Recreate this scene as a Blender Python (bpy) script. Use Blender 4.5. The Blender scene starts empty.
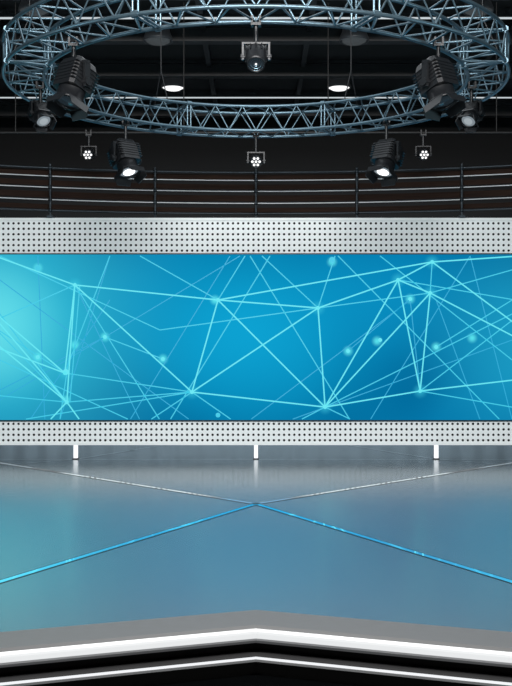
import bpy, math, random
from mathutils import Vector, Matrix
random.seed(7)
sc=bpy.context.scene
try: sc.view_settings.view_transform='Standard'
except Exception: pass
F=1022.0; CX=256.0; CY=343.0; CH=2.0
def lin(c):
    o=[]
    for v in c:
        v/=255.0
        o.append(v/12.92 if v<=0.04045 else ((v+0.055)/1.055)**2.4)
    return (o[0],o[1],o[2],1)
# ---------------- materials
def pmat(name,col,rough=0.5,metal=0.0,noise=0.0,nscale=8,bump=0.0,emit=None,es=0):
    m=bpy.data.materials.new(name); m.use_nodes=True
    nt=m.node_tree; b=nt.nodes['Principled BSDF']
    b.inputs['Base Color'].default_value=lin(col)
    b.inputs['Roughness'].default_value=rough; b.inputs['Metallic'].default_value=metal
    if emit:
        b.inputs['Emission Color'].default_value=lin(emit); b.inputs['Emission Strength'].default_value=es
    if noise>0 or bump>0:
        tc=nt.nodes.new('ShaderNodeTexCoord'); n=nt.nodes.new('ShaderNodeTexNoise')
        n.inputs['Scale'].default_value=nscale; n.inputs['Detail'].default_value=4
        nt.links.new(tc.outputs['Object'],n.inputs['Vector'])
        if noise>0:
            r=nt.nodes.new('ShaderNodeMapRange')
            r.inputs['To Min'].default_value=max(0.02,rough-noise); r.inputs['To Max'].default_value=rough+noise
            nt.links.new(n.outputs['Fac'],r.inputs['Value']); nt.links.new(r.outputs['Result'],b.inputs['Roughness'])
        if bump>0:
            bp=nt.nodes.new('ShaderNodeBump'); bp.inputs['Strength'].default_value=bump; bp.inputs['Distance'].default_value=0.01
            nt.links.new(n.outputs['Fac'],bp.inputs['Height']); nt.links.new(bp.outputs['Normal'],b.inputs['Normal'])
    return m
def emat(name,col,s):
    return pmat(name,(0,0,0),0.5,0,emit=col,es=s)
M_steel=pmat('truss_steel',(92,114,126),0.36,0.75,noise=0.08)
M_black=pmat('black_metal',(25,27,30),0.42,0.3,noise=0.08)
M_dark=pmat('dark_paint',(14,14,15),0.6)
M_recess=pmat('recess_paint',(40,40,41),0.6)
M_ceil=pmat('ceiling_paint',(16,16,17),0.85,bump=0.2)
M_wall=pmat('wall_paint',(11,11,12),0.85,bump=0.2)
M_beam=pmat('beam_paint',(40,41,43),0.5)
M_white=pmat('white_panel',(236,240,240),0.45,0,noise=0.05)
M_hole=pmat('panel_backing',(18,20,22),0.7)
M_frame=pmat('screen_frame',(8,14,18),0.4)
M_lens=emat('lens_glow',(255,255,255),2.2)
M_lensmid=emat('lens_glow_soft',(215,228,235),0.5)
M_parled=emat('par_led_glow',(255,255,255),1.3)
M_lensdim=pmat('lens_glass',(22,26,30),0.15,0.2,emit=(120,150,170),es=0.06)
M_lensrim=emat('lens_rim_glow',(190,205,215),0.4)
M_led=emat('white_led',(250,252,255),0.95)
M_post=emat('post_light',(250,252,255),1.2)
M_strip=emat('ceiling_strip',(220,230,235),0.8)
M_rail=pmat('rail_metal',(200,203,206),0.4,0.1)
M_railpost=pmat('rail_post',(44,52,58),0.4,0.6)
M_gc=pmat('groove_cyan_reflection',(200,235,245),0.03,0.9,emit=(0,175,225),es=0.32)  # emission imitates the screen's cyan mirrored in the polished groove
M_gw=pmat('groove_white_reflection',(225,235,240),0.04,0.9,emit=(210,215,218),es=0.3)  # emission imitates the white panel mirrored in the far groove
M_seam=pmat('floor_seam',(30,38,44),0.35)
M_seam2=pmat('floor_seam_light',(190,198,202),0.1,0.9)
M_trim=pmat('edge_trim',(108,108,108),0.5,0.1,noise=0.05)
M_low=pmat('lower_floor',(6,7,8),0.18,0.0,noise=0.05)
M_back=pmat('bounce_backdrop_pale',(160,174,182),0.8)  # pale surface of the added backdrop, seen only as floor reflection
M_floor=pmat('stage_floor_gloss',(152,163,169),0.22,0.80,noise=0.01,nscale=0.5)
def wood():
    m=pmat('slat_wood',(48,36,30),0.85)
    nt=m.node_tree; b=nt.nodes['Principled BSDF']; b.inputs['Specular IOR Level'].default_value=0.15
    tc=nt.nodes.new('ShaderNodeTexCoord'); mp=nt.nodes.new('ShaderNodeMapping'); mp.inputs['Scale'].default_value=(1,1,30)
    n=nt.nodes.new('ShaderNodeTexNoise'); n.inputs['Scale'].default_value=2
    r=nt.nodes.new('ShaderNodeValToRGB'); r.color_ramp.elements[0].color=lin((18,13,11)); r.color_ramp.elements[1].color=lin((50,34,26))
    nt.links.new(tc.outputs['Object'],mp.inputs['Vector']); nt.links.new(mp.outputs['Vector'],n.inputs['Vector'])
    nt.links.new(n.outputs['Fac'],r.inputs['Fac']); nt.links.new(r.outputs['Color'],b.inputs['Base Color'])
    return m
M_wood=wood()
# ---------------- mesh builder
class MB:
    def __init__(s): s.v=[]; s.f=[]; s.m=[]; s.mats=[]; s.sm=[]
    def mi(s,mat):
        if mat not in s.mats: s.mats.append(mat)
        return s.mats.index(mat)
    def add(s,vs,fs,mat,M=None,smooth=False):
        o=len(s.v); i=s.mi(mat)
        for v in vs:
            v=Vector(v)
            s.v.append(M@v if M else v)
        for f in fs: s.f.append([k+o for k in f]); s.m.append(i); s.sm.append(smooth)
    def box(s,a,b,mat,M=None):
        x0,y0,z0=a; x1,y1,z1=b
        vs=[(x0,y0,z0),(x1,y0,z0),(x1,y1,z0),(x0,y1,z0),(x0,y0,z1),(x1,y0,z1),(x1,y1,z1),(x0,y1,z1)]
        s.add(vs,[(0,3,2,1),(4,5,6,7),(0,1,5,4),(1,2,6,5),(2,3,7,6),(3,0,4,7)],mat,M)
    def tube(s,a,b,r,mat,n=8,M=None,r2=None):
        a=Vector(a); b=Vector(b); d=(b-a)
        if d.length<1e-6: return
        d.normalize(); u=d.orthogonal().normalized(); w=d.cross(u)
        if r2 is None: r2=r
        vs=[]
        for c,rr in ((a,r),(b,r2)):
            for k in range(n):
                t=2*math.pi*k/n; vs.append(c+(u*math.cos(t)+w*math.sin(t))*rr)
        fs=[(k,(k+1)%n,n+(k+1)%n,n+k) for k in range(n)]
        s.add(vs,fs,mat,M,True)
        s.add(vs,[tuple(range(n-1,-1,-1)),tuple(range(n,2*n))],mat,M)
    def lathe(s,prof,mat,n=20,M=None,smooth=True):
        vs=[];fs=[]
        for r,z in prof:
            for k in range(n):
                t=2*math.pi*k/n; vs.append((r*math.cos(t),r*math.sin(t),z))
        for j in range(len(prof)-1):
            for k in range(n):
                fs.append((j*n+k,j*n+(k+1)%n,(j+1)*n+(k+1)%n,(j+1)*n+k))
        s.add(vs,fs,mat,M,smooth)
    def disc(s,r,z,mat,n=20,M=None,c=(0,0)):
        s.add([(c[0]+r*math.cos(2*math.pi*k/n),c[1]+r*math.sin(2*math.pi*k/n),z) for k in range(n)],[tuple(range(n))],mat,M)
    def path(s,pts,r,mat,n=8,closed=False):
        N=len(pts)
        vs=[];fs=[]
        for i,p in enumerate(pts):
            p=Vector(p)
            a=Vector(pts[(i-1)%N]) if closed or i>0 else p
            b=Vector(pts[(i+1)%N]) if closed or i<N-1 else p
            d=(b-a).normalized(); up=Vector((0,0,1)); u=d.cross(up).normalized(); w=u.cross(d)
            for k in range(n):
                t=2*math.pi*k/n; vs.append(p+(u*math.cos(t)+w*math.sin(t))*r)
        for i in range(N if closed else N-1):
            j=(i+1)%N
            for k in range(n): fs.append((i*n+k,i*n+(k+1)%n,j*n+(k+1)%n,j*n+k))
        s.add(vs,fs,mat,None,True)
    def obj(s,name,parent=None,loc=None):
        me=bpy.data.meshes.new(name); me.from_pydata([tuple(v) for v in s.v],[],s.f)
        for m in s.mats: me.materials.append(m)
        for p,i,q in zip(me.polygons,s.m,s.sm): p.material_index=i; p.use_smooth=q
        me.update()
        o=bpy.data.objects.new(name,me); sc.collection.objects.link(o)
        if parent: o.parent=parent
        if loc: o.location=loc
        return o
def empty(name,loc=(0,0,0)):
    e=bpy.data.objects.new(name,None); e.location=loc; sc.collection.objects.link(e); return e
# ---------------- room shell
RX=10; YB=27; YF=-5; ZC=8; ZL=-0.35
b=MB(); b.box((-RX,YF,ZL-0.2),(RX,YB,ZL),M_low); b.obj('floor')
b=MB(); b.box((-RX,YF,ZC),(RX,YB,ZC+0.2),M_ceil); b.obj('ceiling')
b=MB(); b.box((-RX,YB,ZL-0.2),(RX,YB+0.2,ZC+0.2),M_wall); b.obj('wall_back')
b=MB(); b.box((-RX-0.2,YF,ZL-0.2),(-RX,YB,ZC+0.2),M_wall); b.obj('wall_left')
b=MB(); b.box((RX,YF,ZL-0.2),(RX+0.2,YB,ZC+0.2),M_wall); b.obj('wall_right')
b=MB(); b.box((-RX,YF-0.2,ZL-0.2),(RX,YF,ZC+0.2),M_wall); b.obj('wall_front')
# ---------------- stage platform
SL=0.333; YC=7.66; SX=9.0
b=MB()
def yv(x,dy): return YC+dy-SL*abs(x)
ye=26.5
b.add([(-SX,yv(SX,0),0),(0,YC,0),(0,ye,0),(-SX,ye,0),(SX,yv(SX,0),0),(SX,ye,0)],[(0,1,2,3),(1,4,5,2)],M_floor)
def sweep(prof,mat,smooth=False):
    vs=[];fs=[]
    for x in (-SX,0,SX):
        for dy,z in prof: vs.append((x,yv(x,dy),z))
    n=len(prof)
    for i in range(2):
        for j in range(n-1): fs.append((i*n+j,(i+1)*n+j,(i+1)*n+j+1,i*n+j+1))
    b.add(vs,fs,mat,None,smooth)
sweep([(0,0),(-0.012,-0.004),(-0.02,0.004),(-0.42,0.004),(-0.47,-0.008)],M_trim)
M_nose=emat('edge_diffuser',(242,244,245),0.9)
M_lip=pmat('edge_lip_glow',(190,192,193),0.35,0.2,emit=(200,202,205),es=0.22)  # emission paints the edge strip's glow fading to grey
M_lip2=pmat('edge_lip_glow_under',(120,122,123),0.35,0.2,emit=(150,152,155),es=0.14)  # dimmer step of the same painted fade
sweep([(-0.47,-0.008),(-0.482,-0.026)],M_lip)
sweep([(-0.482,-0.026),(-0.49,-0.04),(-0.49,-0.058),(-0.486,-0.074)],M_nose)
sweep([(-0.486,-0.074),(-0.478,-0.09)],M_lip)
sweep([(-0.478,-0.09),(-0.462,-0.108),(-0.44,-0.118)],M_lip2)
sweep([(-0.44,-0.118),(-0.36,-0.12),(-0.36,-0.185),(-0.47,-0.19),(-0.475,-0.205)],M_recess)
sweep([(-0.475,-0.205),(-0.48,-0.222)],M_led)
sweep([(-0.48,-0.222),(-0.478,-0.24)],M_lip2)
sweep([(-0.478,-0.24),(-0.40,-0.25),(-0.40,ZL)],M_dark)
b.add([(-SX,yv(SX,0),0),(-SX,ye,0),(-SX,ye,ZL),(-SX,yv(SX,0),ZL)],[(0,1,2,3)],M_dark)
b.add([(SX,yv(SX,0),0),(SX,ye,0),(SX,ye,ZL),(SX,yv(SX,0),ZL)],[(0,1,2,3)],M_dark)
b.add([(-SX,ye,0),(SX,ye,0),(SX,ye,ZL),(-SX,ye,ZL)],[(0,1,2,3)],M_dark)
def strip(p,q,w,z,mat):
    p=Vector((p[0],p[1],0)); q=Vector((q[0],q[1],0)); d=(q-p).normalized(); n=Vector((-d.y,d.x,0))*w/2
    vs=[p-n,q-n,q+n,p+n]
    b.add([(v.x,v.y,z) for v in vs],[(0,1,2,3)],mat)
def FP(px,py):
    d=F*CH/(py-CY); return ((px-CX)*d/F,d)
C=FP(256,504)
for sx in (-1,1):
    n_=FP(256+sx*256,582); f_=FP(256+sx*256,463)
    ne=(C[0]+(n_[0]-C[0])*1.25,C[1]+(n_[1]-C[1])*1.25); ex=(C[0]+(f_[0]-C[0])*1.6,C[1]+(f_[1]-C[1])*1.6)
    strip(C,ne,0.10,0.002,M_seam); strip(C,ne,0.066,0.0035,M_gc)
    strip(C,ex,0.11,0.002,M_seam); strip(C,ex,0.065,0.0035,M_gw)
    strip((sx*3.1,17.55),(sx*7.5,14.2),0.05,0.002,M_seam2)
    strip((sx*3.1,17.55),(sx*1.0,21.5),0.06,0.002,M_seam2)
b.lathe([(0.06,0.004),(0.05,0.005),(0.0005,0.0055)],M_seam,20,Matrix.Translation((C[0],C[1],0)))
strip((-8.9,17.5),(8.9,17.5),0.06,0.0015,M_seam2)
b.obj('stage_platform')
# unseen pale backdrop added behind the wall for the floor to reflect
b=MB()
xs=[-8.6+i*0.1 for i in range(173)]
vs=[];fs=[]
for i,x in enumerate(xs):
    y=26.1+0.05*math.sin(i*1.1)
    vs+=[(x,y,0.01),(x,y,3.2)]
    if i: fs.append((2*i-2,2*i,2*i+1,2*i-1))
b.add(vs,fs,M_back,None,True)
b.tube((-8.7,26.1,3.22),(8.7,26.1,3.22),0.03,M_black)
for x in (-8.7,0,8.7): b.tube((x,26.2,0.006),(x,26.2,3.22),0.03,M_black)
b.obj('added_bounce_backdrop')
# ---------------- video wall
D=17.6
def WZ(py): return CH+(CY-py)*D/F
zt=WZ(218); st=WZ(254.5); sb=WZ(420); zb=WZ(445)
wall=empty('video_wall',(0,D,0))
HW=8.0; SW=7.4
b=MB()
b.box((-HW,0.06,zb),(HW,0.7,zt),M_hole)
b.box((-HW,-0.02,zt-0.045),(HW,0.06,zt),M_white)
b.box((-HW,-0.02,zb),(HW,0.06,zb+0.035),M_white)
b.obj('wall_body',wall)
b=MB()
def perf(x0,x1,z0,z1,cell):
    nx=round((x1-x0)/cell); nz=round((z1-z0)/cell); cx=(x1-x0)/nx; cz=(z1-z0)/nz; r=cell*0.25
    for i in range(nx):
        for j in range(nz):
            xc=x0+(i+.5)*cx; zc=z0+(j+.5)*cz
            ou=[(-1,-1),(0,-1),(1,-1),(1,0),(1,1),(0,1),(-1,1),(-1,0)]
            vs=[(xc+u*cx/2,0,zc+w*cz/2) for u,w in ou]
            an=[math.atan2(w,u) for u,w in ou]
            vs+=[(xc+r*math.cos(a),0,zc+r*math.sin(a)) for a in an]
            vs+=[(xc+r*math.cos(a),0.03,zc+r*math.sin(a)) for a in an]
            fs=[(k,(k+1)%8,8+(k+1)%8,8+k) for k in range(8)]
            b.add(vs,fs,M_white)
            b.add(vs,[(8+k,8+(k+1)%8,16+(k+1)%8,16+k) for k in range(8)],M_hole)
cell=0.088
perf(-HW,HW,st+0.02,zt-0.045,cell)
perf(-HW,HW,zb+0.035,sb-0.02,cell)
perf(-HW,-SW,sb-0.02,st+0.02,cell); perf(SW,HW,sb-0.02,st+0.02,cell)
b.obj('perforated_panel',wall)
b=MB()
b.box((-SW,-0.03,st),(SW,0.06,st+0.02),M_frame); b.box((-SW,-0.03,sb-0.02),(SW,0.06,sb),M_frame)
b.obj('screen_bezel',wall)
def WP(px,py): return ((px-CX)*D/F, WZ(py))
def screen_mat():
    m=bpy.data.materials.new('screen_display'); m.use_nodes=True; nt=m.node_tree; nt.nodes.clear()
    out=nt.nodes.new('ShaderNodeOutputMaterial'); em=nt.nodes.new('ShaderNodeEmission'); nt.links.new(em.outputs[0],out.inputs[0])
    tc=nt.nodes.new('ShaderNodeTexCoord')
    nz=nt.nodes.new('ShaderNodeTexNoise'); nz.inputs['Scale'].default_value=0.45; nz.inputs['Detail'].default_value=1
    nt.links.new(tc.outputs['Object'],nz.inputs['Vector'])
    rp=nt.nodes.new('ShaderNodeValToRGB'); rp.color_ramp.elements[0].color=lin((0,96,146)); rp.color_ramp.elements[1].color=lin((4,120,170))
    rp.color_ramp.elements[0].position=.3; rp.color_ramp.elements[1].position=.7
    nt.links.new(nz.outputs['Fac'],rp.inputs['Fac'])
    cur=rp.outputs['Color']
    blobs=[(-10,325,190,(55,200,226),.9,1.3),(-10,325,90,(115,234,240),.65,1.0),(245,330,150,(14,166,214),.9,1.3),(400,290,110,(12,152,204),.6,1.3),(560,340,150,(35,172,210),.75,1.2)]
    for (x,y) in [(38,357),(105,337),(163,359),(410,299),(436,347),(348,351),(377,341),(75,345),(332,262),(38,268),(472,338),(66,400),(215,300)]:
        blobs.append((x,y,6.5,(95,238,245),.85,1.0))
    for (x,y) in [(75,285),(318,308),(432,262),(430,293),(398,280),(325,407),(192,392),(420,391),(65,373)]:
        blobs.append((x,y,9,(60,205,230),.5,1.0))
    for px,py,r,c,k,asp in blobs:
        x,z=WP(px,py); R=r*D/F
        mp=nt.nodes.new('ShaderNodeVectorMath'); mp.operation='SUBTRACT'; mp.inputs[1].default_value=(x,0,z)
        ms=nt.nodes.new('ShaderNodeVectorMath'); ms.operation='MULTIPLY'; ms.inputs[1].default_value=(1/R/asp,0,1/R)
        ln=nt.nodes.new('ShaderNodeVectorMath'); ln.operation='LENGTH'
        mr=nt.nodes.new('ShaderNodeMapRange'); mr.interpolation_type='SMOOTHSTEP'
        mr.inputs['From Min'].default_value=0; mr.inputs['From Max'].default_value=1; mr.inputs['To Min'].default_value=k; mr.inputs['To Max'].default_value=0
        mx=nt.nodes.new('ShaderNodeMix'); mx.data_type='RGBA'
        nt.links.new(tc.outputs['Object'],mp.inputs[0]); nt.links.new(mp.outputs[0],ms.inputs[0]); nt.links.new(ms.outputs[0],ln.inputs[0])
        nt.links.new(ln.outputs['Value'],mr.inputs['Value']); nt.links.new(mr.outputs['Result'],mx.inputs[0])
        nt.links.new(cur,mx.inputs[6]); mx.inputs[7].default_value=lin(c); cur=mx.outputs[2]
    nt.links.new(cur,em.inputs['Color']); em.inputs['Strength'].default_value=1.0
    return m
b=MB(); b.add([(-SW,-0.01,sb),(SW,-0.01,sb),(SW,-0.01,st),(-SW,-0.01,st)],[(0,1,2,3)],screen_mat()); b.obj('led_screen',wall)
L1=emat('graphic_bright',(95,228,240),1.0); L2=emat('graphic_mid',(55,200,228),1.0); L3=emat('graphic_dim',(28,168,212),1.0)
b=MB()
ymn,ymx=255.5,419
def gl(x0,y0,x1,y1,k=1,w=None):
    def clip(xa,ya,xb,yb):
        if ya<ymn: t=(ymn-ya)/(yb-ya); xa+=t*(xb-xa); ya=ymn
        if ya>ymx: t=(ymx-ya)/(yb-ya); xa+=t*(xb-xa); ya=ymx
        return xa,ya
    a=clip(x0,y0,x1,y1); c=clip(x1,y1,x0,y0)
    p=Vector(WP(*a)); q=Vector(WP(*c)); d=(q-p).normalized(); n=Vector((-d.y,d.x))
    w=(w or {1:1.35,2:1.05,3:0.9}[k])*D/F/2; off={1:-0.016,2:-0.014,3:-0.012}[k]
    vs=[p-n*w,q-n*w,q+n*w,p+n*w]
    b.add([(v.x,off,v.y) for v in vs],[(0,1,2,3)],{1:L1,2:L2,3:L3}[k])
def gn(x,y,r=2.2,k=1):
    c=WP(x,y); R=r*D/F
    b.add([(c[0]+R*math.cos(t*math.pi/6),-0.018,c[1]+R*math.sin(t*math.pi/6)) for t in range(12)],[tuple(range(12))],L1 if k==1 else L2)
A=(75,285);B=(218,300);Cc=(318,308);Dd=(432,262);E=(430,293);Ff=(398,280);G=(325,407);H=(192,392);I=(420,391);J=(67,402);N=(65,373)
pairs=[(A,B,1),(A,J,1),(A,N,1),(A,H,1),(B,H,1),(B,G,1),(Cc,G,1),(Cc,H,1),(Cc,Ff,1),(B,Cc,1),(B,Dd,1),(G,Ff,1),(G,E,1),(E,I,1),(Ff,I,1),(Cc,E,2),(Ff,Dd,1),(Ff,E,1),(Dd,E,2),
 (H,G,1),(H,J,2),(G,I,1),(A,(-5,256),1),(A,(-60,345),2),(N,(-20,300),1),(J,(-20,330),1),(N,(-10,345),1),(J,(-10,312),1),(J,(-60,390),2),(N,H,2),(N,(110,256),2),
 (Dd,(520,256),1),(Dd,(530,335),1),(E,(530,345),1),(E,(540,262),2),(I,(530,378),1),(I,(515,318),2),(Ff,(515,300),2),(I,(540,412),2),(Cc,(262,256),2),(B,(140,256),2),(B,(245,256),2),
 (Cc,(335,256),2),(H,(150,420),2),(H,(232,420),2),(G,(300,420),2),(G,(352,420),2),(G,(540,300),2),(H,(20,420),2),(J,(50,420),1),(J,(80,420),1)]
pairs+=[(J,(-8,325),2),(J,(-12,298),2),(N,(-20,318),2),((71,345),(60,420),2),((80,285),(70,402),2),(A,(160,420),2)]
for p,q,k in pairs: gl(*p,*q,k)
rr=random.Random(11)
dim=[(0,280,190,420),(0,400,240,256),(105,337,163,359),(38,256,45,420),(30,420,110,300),(110,256,60,420),(130,420,230,256),(250,420,410,300),(250,256,350,420),(338,256,500,420),(410,299,348,351),(370,420,470,256),
 (470,256,512,420),(380,256,512,360),(270,256,170,420),(290,420,512,340),(0,360,130,420),(0,256,160,330),(160,330,318,308),(436,347,512,300),(410,299,420,391),(480,420,436,300),(0,390,105,337),(140,420,75,285)]
for t in dim: gl(*t,3 if rr.random()<.6 else 2)
for side in (-1,1):
    nodes=[(256+side*rr.uniform(290,420),rr.uniform(262,412)) for _ in range(9)]
    for i in range(9):
        for j in range(i+1,9):
            if rr.random()<.5: gl(*nodes[i],*nodes[j],rr.choice((1,2,3)))
        gn(*nodes[i])
for p in (A,B,Cc,Dd,E,Ff,G,H,I,J,N): gn(*p,2.0)
for x,y in [(38,357),(105,337),(163,359),(410,299),(436,347),(348,351),(380,340)]: gn(x,y,2.0,1)
gn(332,260,3,2); gn(38,268,3,2); gn(218,415,2.4,2); gn(66,372,3,1)
b.obj('network_graphic',wall)
b=MB()
for x in (-6.2,-3.11,0,3.11,6.2):
    b.box((x-0.033,0.0,0.016),(x+0.033,0.07,zb),M_post)
    b.box((x-0.05,-0.02,0.006),(x+0.05,0.1,0.016),M_black)
b.obj('wall_support_posts',wall)
# ---------------- catwalk railing (curved) on top of wall
b=MB()
R0=13.5; yc0=18.05-R0
def arc(x,off=0): return (x,yc0+off+math.sqrt(R0*R0-x*x))
xs=[-7.5+i*0.25 for i in range(61)]
def zr(py): return CH+(CY-py)*18.0/F
for py,r,m in ((172,0.016,M_railpost),(180,0.009,M_rail),(191,0.009,M_rail),(203,0.009,M_rail),(213.5,0.016,M_railpost)):
    b.path([arc(x)+(zr(py),) for x in xs],r,m,8)
for py0,py1 in ((173,178),(183,188),(194,200),(206.5,211)):
    vs=[];fs=[]
    for i,x in enumerate(xs):
        p=arc(x,0.12)
        for dy,z in ((0,zr(py1)),(0,zr(py0)),(0.04,zr(py0)),(0.04,zr(py1))): vs.append((p[0],p[1]+dy,z))
        if i:
            o=(i-1)*4
            for k in range(4): fs.append((o+k,o+(k+1)%4,o+4+(k+1)%4,o+4+k))
    b.add(vs,fs,M_wood)
for k in range(-3,4):
    x=k*1.77; p=arc(x)
    b.tube((x,p[1],zt+0.002),(x,p[1],zr(168)),0.02,M_railpost)
    b.box((x-0.05,p[1]-0.05,zt+0.003),(x+0.05,p[1]+0.16,zt+0.04),M_railpost)
    for py in (172,180,191,203,213.5):
        b.lathe([(0.0,-0.03),(0.035,-0.03),(0.035,0.03),(0,0.03)],M_railpost,10,Matrix.Translation((x,p[1],zr(py))))
b.obj('catwalk_railing')
# ---------------- circular truss
YT=12.7; ZB=5.18; TH=0.36; Ro=3.05; Ri=2.58
b=MB()
def rp(r,t,z): return Vector((r*math.sin(t),YT+r*math.cos(t),z))
NS=144
for r in (Ro,Ri):
    for z in (ZB,ZB+TH):
        b.path([rp(r,2*math.pi*k/NS,z) for k in range(NS)],0.022,M_steel,8,True)
NB=40
for k in range(NB):
    t0=2*math.pi*k/NB; t1=2*math.pi*(k+1)/NB; tm=(t0+t1)/2
    rd=0.0105
    for r in (Ro,Ri):
        b.tube(rp(r,t0,ZB),rp(r,tm,ZB+TH),rd,M_steel,6); b.tube(rp(r,tm,ZB+TH),rp(r,t1,ZB),rd,M_steel,6)
    for z in (ZB,ZB+TH):
        b.tube(rp(Ri,t0,z),rp(Ro,tm,z),rd,M_steel,6); b.tube(rp(Ro,tm,z),rp(Ri,t1,z),rd,M_steel,6)
for k in range(8):
    t=2*math.pi*(k+.5)/8
    for r in (Ro,Ri):
        for z in (ZB,ZB+TH):
            b.tube(rp(r,t-0.012,z),rp(r,t+0.012,z),0.036,M_steel,10)
    for dt in (-0.01,0.01):
        for a,c in (((Ro,ZB),(Ro,ZB+TH)),((Ri,ZB),(Ri,ZB+TH)),((Ri,ZB),(Ro,ZB)),((Ri,ZB+TH),(Ro,ZB+TH))):
            b.tube(rp(a[0],t+dt,a[1]),rp(c[0],t+dt,c[1]),0.013,M_steel,6)
for k in range(6):
    t=2*math.pi*(k+.5)/6
    top=rp((Ro+Ri)/2,t,ZC-0.34)
    b.tube(rp(Ro,t,ZB+TH),rp((Ro+Ri)/2,t,ZB+TH+0.5),0.008,M_black,6); b.tube(rp(Ri,t,ZB+TH),rp((Ro+Ri)/2,t,ZB+TH+0.5),0.008,M_black,6)
    b.tube(rp((Ro+Ri)/2,t,ZB+TH+0.5),top,0.008,M_black,6)
    b.box((top.x-0.08,top.y-0.08,ZC-0.34),(top.x+0.08,top.y+0.08,ZC-0.01),M_black)
b.obj('circular_lighting_truss')
# ---------------- spotlights
def spotlight(name,t,r,size,pan,tilt,drop,lensmat,kind='fresnel'):
    base=rp(r,t,ZB)
    b=MB(); s=size
    b.tube((0,0,-0.03),(0,0,-drop+0.34*s),0.022,M_black)
    b.box((-0.05,-0.04,-0.055),(0.05,0.04,-0.026),M_black); b.box((-0.05,-0.045,-0.03),(-0.03,0.045,0.04),M_black); b.box((0.03,-0.045,-0.03),(0.05,0.045,0.04),M_black)
    MP=Matrix.Rotation(pan,4,'Z')
    hw=0.34*s
    yt=-drop+0.36*s
    b.box((-hw-0.03*s,-0.05*s,yt-0.03*s),(hw+0.03*s,0.05*s,yt+0.02*s),M_black,MP)
    for sx in (-1,1):
        b.box((sx*hw-0.025*s,-0.06*s,-drop-0.08*s),(sx*hw+0.025*s,0.06*s,yt),M_black,MP)
        b.tube((sx*(hw-0.06*s),0,-drop),(sx*(hw+0.06*s),0,-drop),0.07*s,M_black,12,MP)
    MH=MP@Matrix.Translation((0,0,-drop))@Matrix.Rotation(tilt,4,'X')
    w=0.27*s
    if kind=='fresnel':
        prof=[(0.18,0.46),(0.23,0.42),(0.27,0.30),(0.27,-0.12)]
        vs=[];fs=[]
        for r_,z in prof:
            q=r_*s; c=q*0.75
            for u,v in ((c,q),(-c,q),(-q,c),(-q,-c),(-c,-q),(c,-q),(q,-c),(q,c)): vs.append((u,v,z*s))
        for j in range(3):
            for k in range(8): fs.append((j*8+k,j*8+(k+1)%8,j*8+8+(k+1)%8,j*8+8+k))
        fs.append(tuple(range(8))); fs.append(tuple(range(31,23,-1)))
        b.add(vs,fs,M_black,MH)
        for k in range(6):
            z=(0.30-0.065*k)*s
            b.box((-w*1.05,-w*1.05,z-0.008*s),(w*1.05,w*1.05,z+0.008*s),M_black,MH)
        b.lathe([(0.24*s,-0.1*s),(0.24*s,-0.3*s),(0.27*s,-0.31*s),(0.27*s,-0.36*s),(0.235*s,-0.36*s),(0.22*s,-0.30*s)],M_black,24,MH)
        b.lathe([(0.225*s,-0.315*s),(0.15*s,-0.335*s),(0.0005,-0.345*s)],M_lensdim if lensmat is M_lensdim else M_lensrim,24,MH)
        if lensmat is not M_lensdim: b.disc(0.14*s,-0.347*s,lensmat,24,MH)
        for k in range(4):
            ww=0.24*s
            vs=[(-ww,0,0),(ww,0,0),(ww*0.75,0.0,-0.17*s),(-ww*0.75,0.0,-0.17*s)]
            vs+=[(x,y+0.008,z) for x,y,z in vs]
            b.add(vs,[(0,1,2,3),(7,6,5,4),(0,4,5,1),(1,5,6,2),(2,6,7,3),(3,7,4,0)],M_black,MH@Matrix.Rotation(k*math.pi/2,4,'Z')@Matrix.Translation((0,0.262*s,-0.35*s))@Matrix.Rotation(math.radians(22),4,'X'))
    else:
        b.lathe([(0.0005,0.42*s),(0.14*s,0.42*s),(0.22*s,0.36*s),(0.27*s,0.2*s),(0.28*s,-0.05*s),(0.24*s,-0.22*s),(0.24*s,-0.34*s),(0.21*s,-0.34*s),(0.2*s,-0.28*s)],M_black,24,MH)
        for k in range(12):
            MR=MH@Matrix.Rotation(k*math.pi/6,4,'Z')
            b.box((0.22*s,-0.01*s,0.0),(0.31*s,0.01*s,0.3*s),M_black,MR)
        b.disc(0.22*s,-0.29*s,M_lensdim,24,MH)
        if kind=='par':
            for k in range(7):
                c=(0,0) if k==6 else (0.15*s*math.cos(k*math.pi/3),0.15*s*math.sin(k*math.pi/3))
                b.disc(0.055*s,-0.345*s,lensmat,12,MH,c)
        else:
            for k in range(3): b.lathe([(0.07*s*(k+1)-0.008*s,-0.30*s),(0.07*s*(k+1),-0.31*s)],M_steel,20,MH)
            b.disc(0.03*s,-0.31*s,M_parled,20,MH)
    o=b.obj(name,None,base)
    return o,base+(MH@Vector((0,0,-0.45*s))),(MH.to_3x3()@Vector((0,0,-1)))
rad=math.radians
lampinfo=[]
for sx in (-1,1):
    lampinfo.append(spotlight('stage_spotlight',sx*rad(135),2.72,0.60,rad(38)*sx,rad(-20),0.46,M_lensdim))
    lampinfo.append(spotlight('stage_spotlight',sx*rad(92),2.66,0.38,rad(-40)*sx,rad(-40),0.36,M_lensmid,'fresnel'))
    lampinfo.append(spotlight('stage_spotlight',sx*rad(43),2.75,0.62,rad(-40)*sx,rad(-25),0.54,M_lens))
lampinfo.append(spotlight('moving_head_light',rad(180),2.62,0.38,0,rad(-40),0.36,M_lensdim,'head'))
spotlight('led_par_light',0,2.8,0.36,0,rad(-75),0.42,M_parled,'par')
zp=5.5
b=MB(); b.tube((-8,17,zp),(8,17,zp),0.02,M_dark)
for x in (-7,-4,-1.2,1.2,4,7): b.tube((x,17,zp),(x,17,ZC-0.335),0.01,M_dark,6)
b.obj('lighting_pipe')
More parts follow.
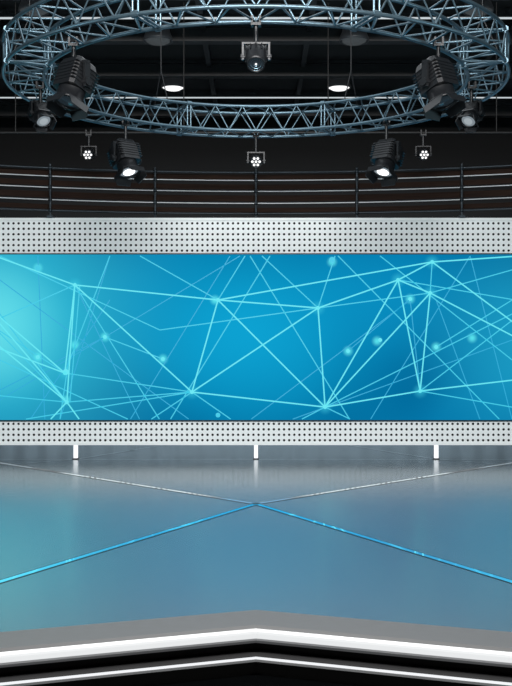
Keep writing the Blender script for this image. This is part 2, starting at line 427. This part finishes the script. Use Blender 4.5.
for x in (-2.78,2.78):
    o,_,_=spotlight('led_par_light',0,2.8,0.36,0,rad(-75),0.36,M_parled,'par'); o.location=(x,17,zp)
# ---------------- ceiling items
def downlight(px,py,r,mat):
    d=F*(ZC-0.3-CH)/(CY-py); x=(px-CX)*d/F
    b=MB()
    b.lathe([(0.0005,0.29),(r*0.72,0.29),(r*0.8,0.16),(r,0.02),(r,-0.03),(r*0.93,-0.03),(r*0.9,0.0)],M_can,24)
    b.lathe([(r*0.92,-0.01),(r*0.6,-0.06),(0.0005,-0.08)],mat,24)
    b.obj('ceiling_downlight',None,(x,d,ZC-0.3))
M_can=pmat('downlight_can',(60,64,68),0.4,0.2,emit=(120,125,130),es=0.04)
M_dl=emat('downlight_glow',(255,255,255),1.3); M_dl2=emat('downlight_dim',(170,180,185),0.10)
for sx in (-1,1):
    downlight(256+sx*83,87,0.26,M_dl); downlight(256+sx*98,40,0.28,M_dl2); downlight(256+sx*222,10,0.26,M_dl2)
b=MB()
for y in (18.35,24.3):
    b.box((-9.5,y-0.05,ZC-0.16),(9.5,y+0.05,ZC-0.1),M_beam); b.box((-9.5,y-0.035,ZC-0.175),(9.5,y+0.035,ZC-0.16),M_strip)
    for x in (-9,-4.5,0,4.5,9): b.box((x-.03,y-.03,ZC-0.1),(x+.03,y+.03,ZC-.002),M_beam)
b.obj('ceiling_light_strips')
b=MB()
for y in (14.5,16.8,19.3,21.8,25.6):
    b.box((-RX+.01,y-0.12,ZC-0.06),(RX-.01,y+0.12,ZC-.002),M_beam); b.box((-RX+.01,y-0.02,ZC-0.3),(RX-.01,y+0.02,ZC-0.06),M_beam); b.box((-RX+.01,y-0.12,ZC-0.33),(RX-.01,y+0.12,ZC-0.3),M_beam)
for x in (-7.5,-4.8,-1.0,1.0,4.8,7.5):
    b.box((x-0.05,13,ZC-0.12),(x+0.05,26.8,ZC-0.004),M_beam)
b.obj('ceiling_beams')
# ---------------- lights
def area(name,loc,tgt,sx,sy,e,col=(1,1,1)):
    l=bpy.data.lights.new(name,'AREA'); l.shape='RECTANGLE'; l.size=sx; l.size_y=sy; l.energy=e; l.color=col
    o=bpy.data.objects.new(name,l); o.location=loc; sc.collection.objects.link(o)
    o.rotation_euler=(Vector(tgt)-Vector(loc)).to_track_quat('-Z','Y').to_euler(); return o
area('front_fill',(0,3,7.6),(0,17,1.8),8,1.5,2150,(1,0.985,0.97))  # unseen area light added in front to whiten the wall panels
area('overhead_fill',(0,12.7,7.4),(0,12.7,0),5,5,170,(0.9,0.96,1))  # unseen fill added above the stage, no fixture
area('backstage_fill',(0,22.5,6.0),(0,24,0),14,1.0,650,(0.85,0.94,1))  # fill added behind the wall to brighten floor and backdrop
area('edge_fill',(0,4.5,5.5),(0,7.2,0),6,0.6,30,(1,1,1))  # small fill added to lift the grey stage trim
for sx in (-1,1):
    area('ring_side_fill',(sx*8.5,9,4.2),(0,13,5.0),1.5,1.5,80,(0.55,0.88,1))  # cool fill added either side to light the ring
for (o,p,d),e in zip([lampinfo[2],lampinfo[5]],(70,70)):
    l=bpy.data.lights.new('spot_beam','SPOT'); l.energy=e; l.spot_size=rad(50); l.spot_blend=0.6; l.shadow_soft_size=0.08
    q=bpy.data.objects.new('spot_beam',l); sc.collection.objects.link(q); q.parent=o
    q.location=Vector(p)-o.location; q.rotation_euler=Vector(d).to_track_quat('-Z','Y').to_euler()
w=bpy.data.worlds.new('studio_world'); sc.world=w; w.use_nodes=True
w.node_tree.nodes['Background'].inputs[0].default_value=(0.02,0.025,0.03,1)
cam=bpy.data.cameras.new('camera'); co=bpy.data.objects.new('camera',cam); sc.collection.objects.link(co)
co.location=(0,0,CH); co.rotation_euler=(math.pi/2,0,0); cam.sensor_fit='HORIZONTAL'; cam.sensor_width=36; cam.lens=36*F/512
sc.camera=co
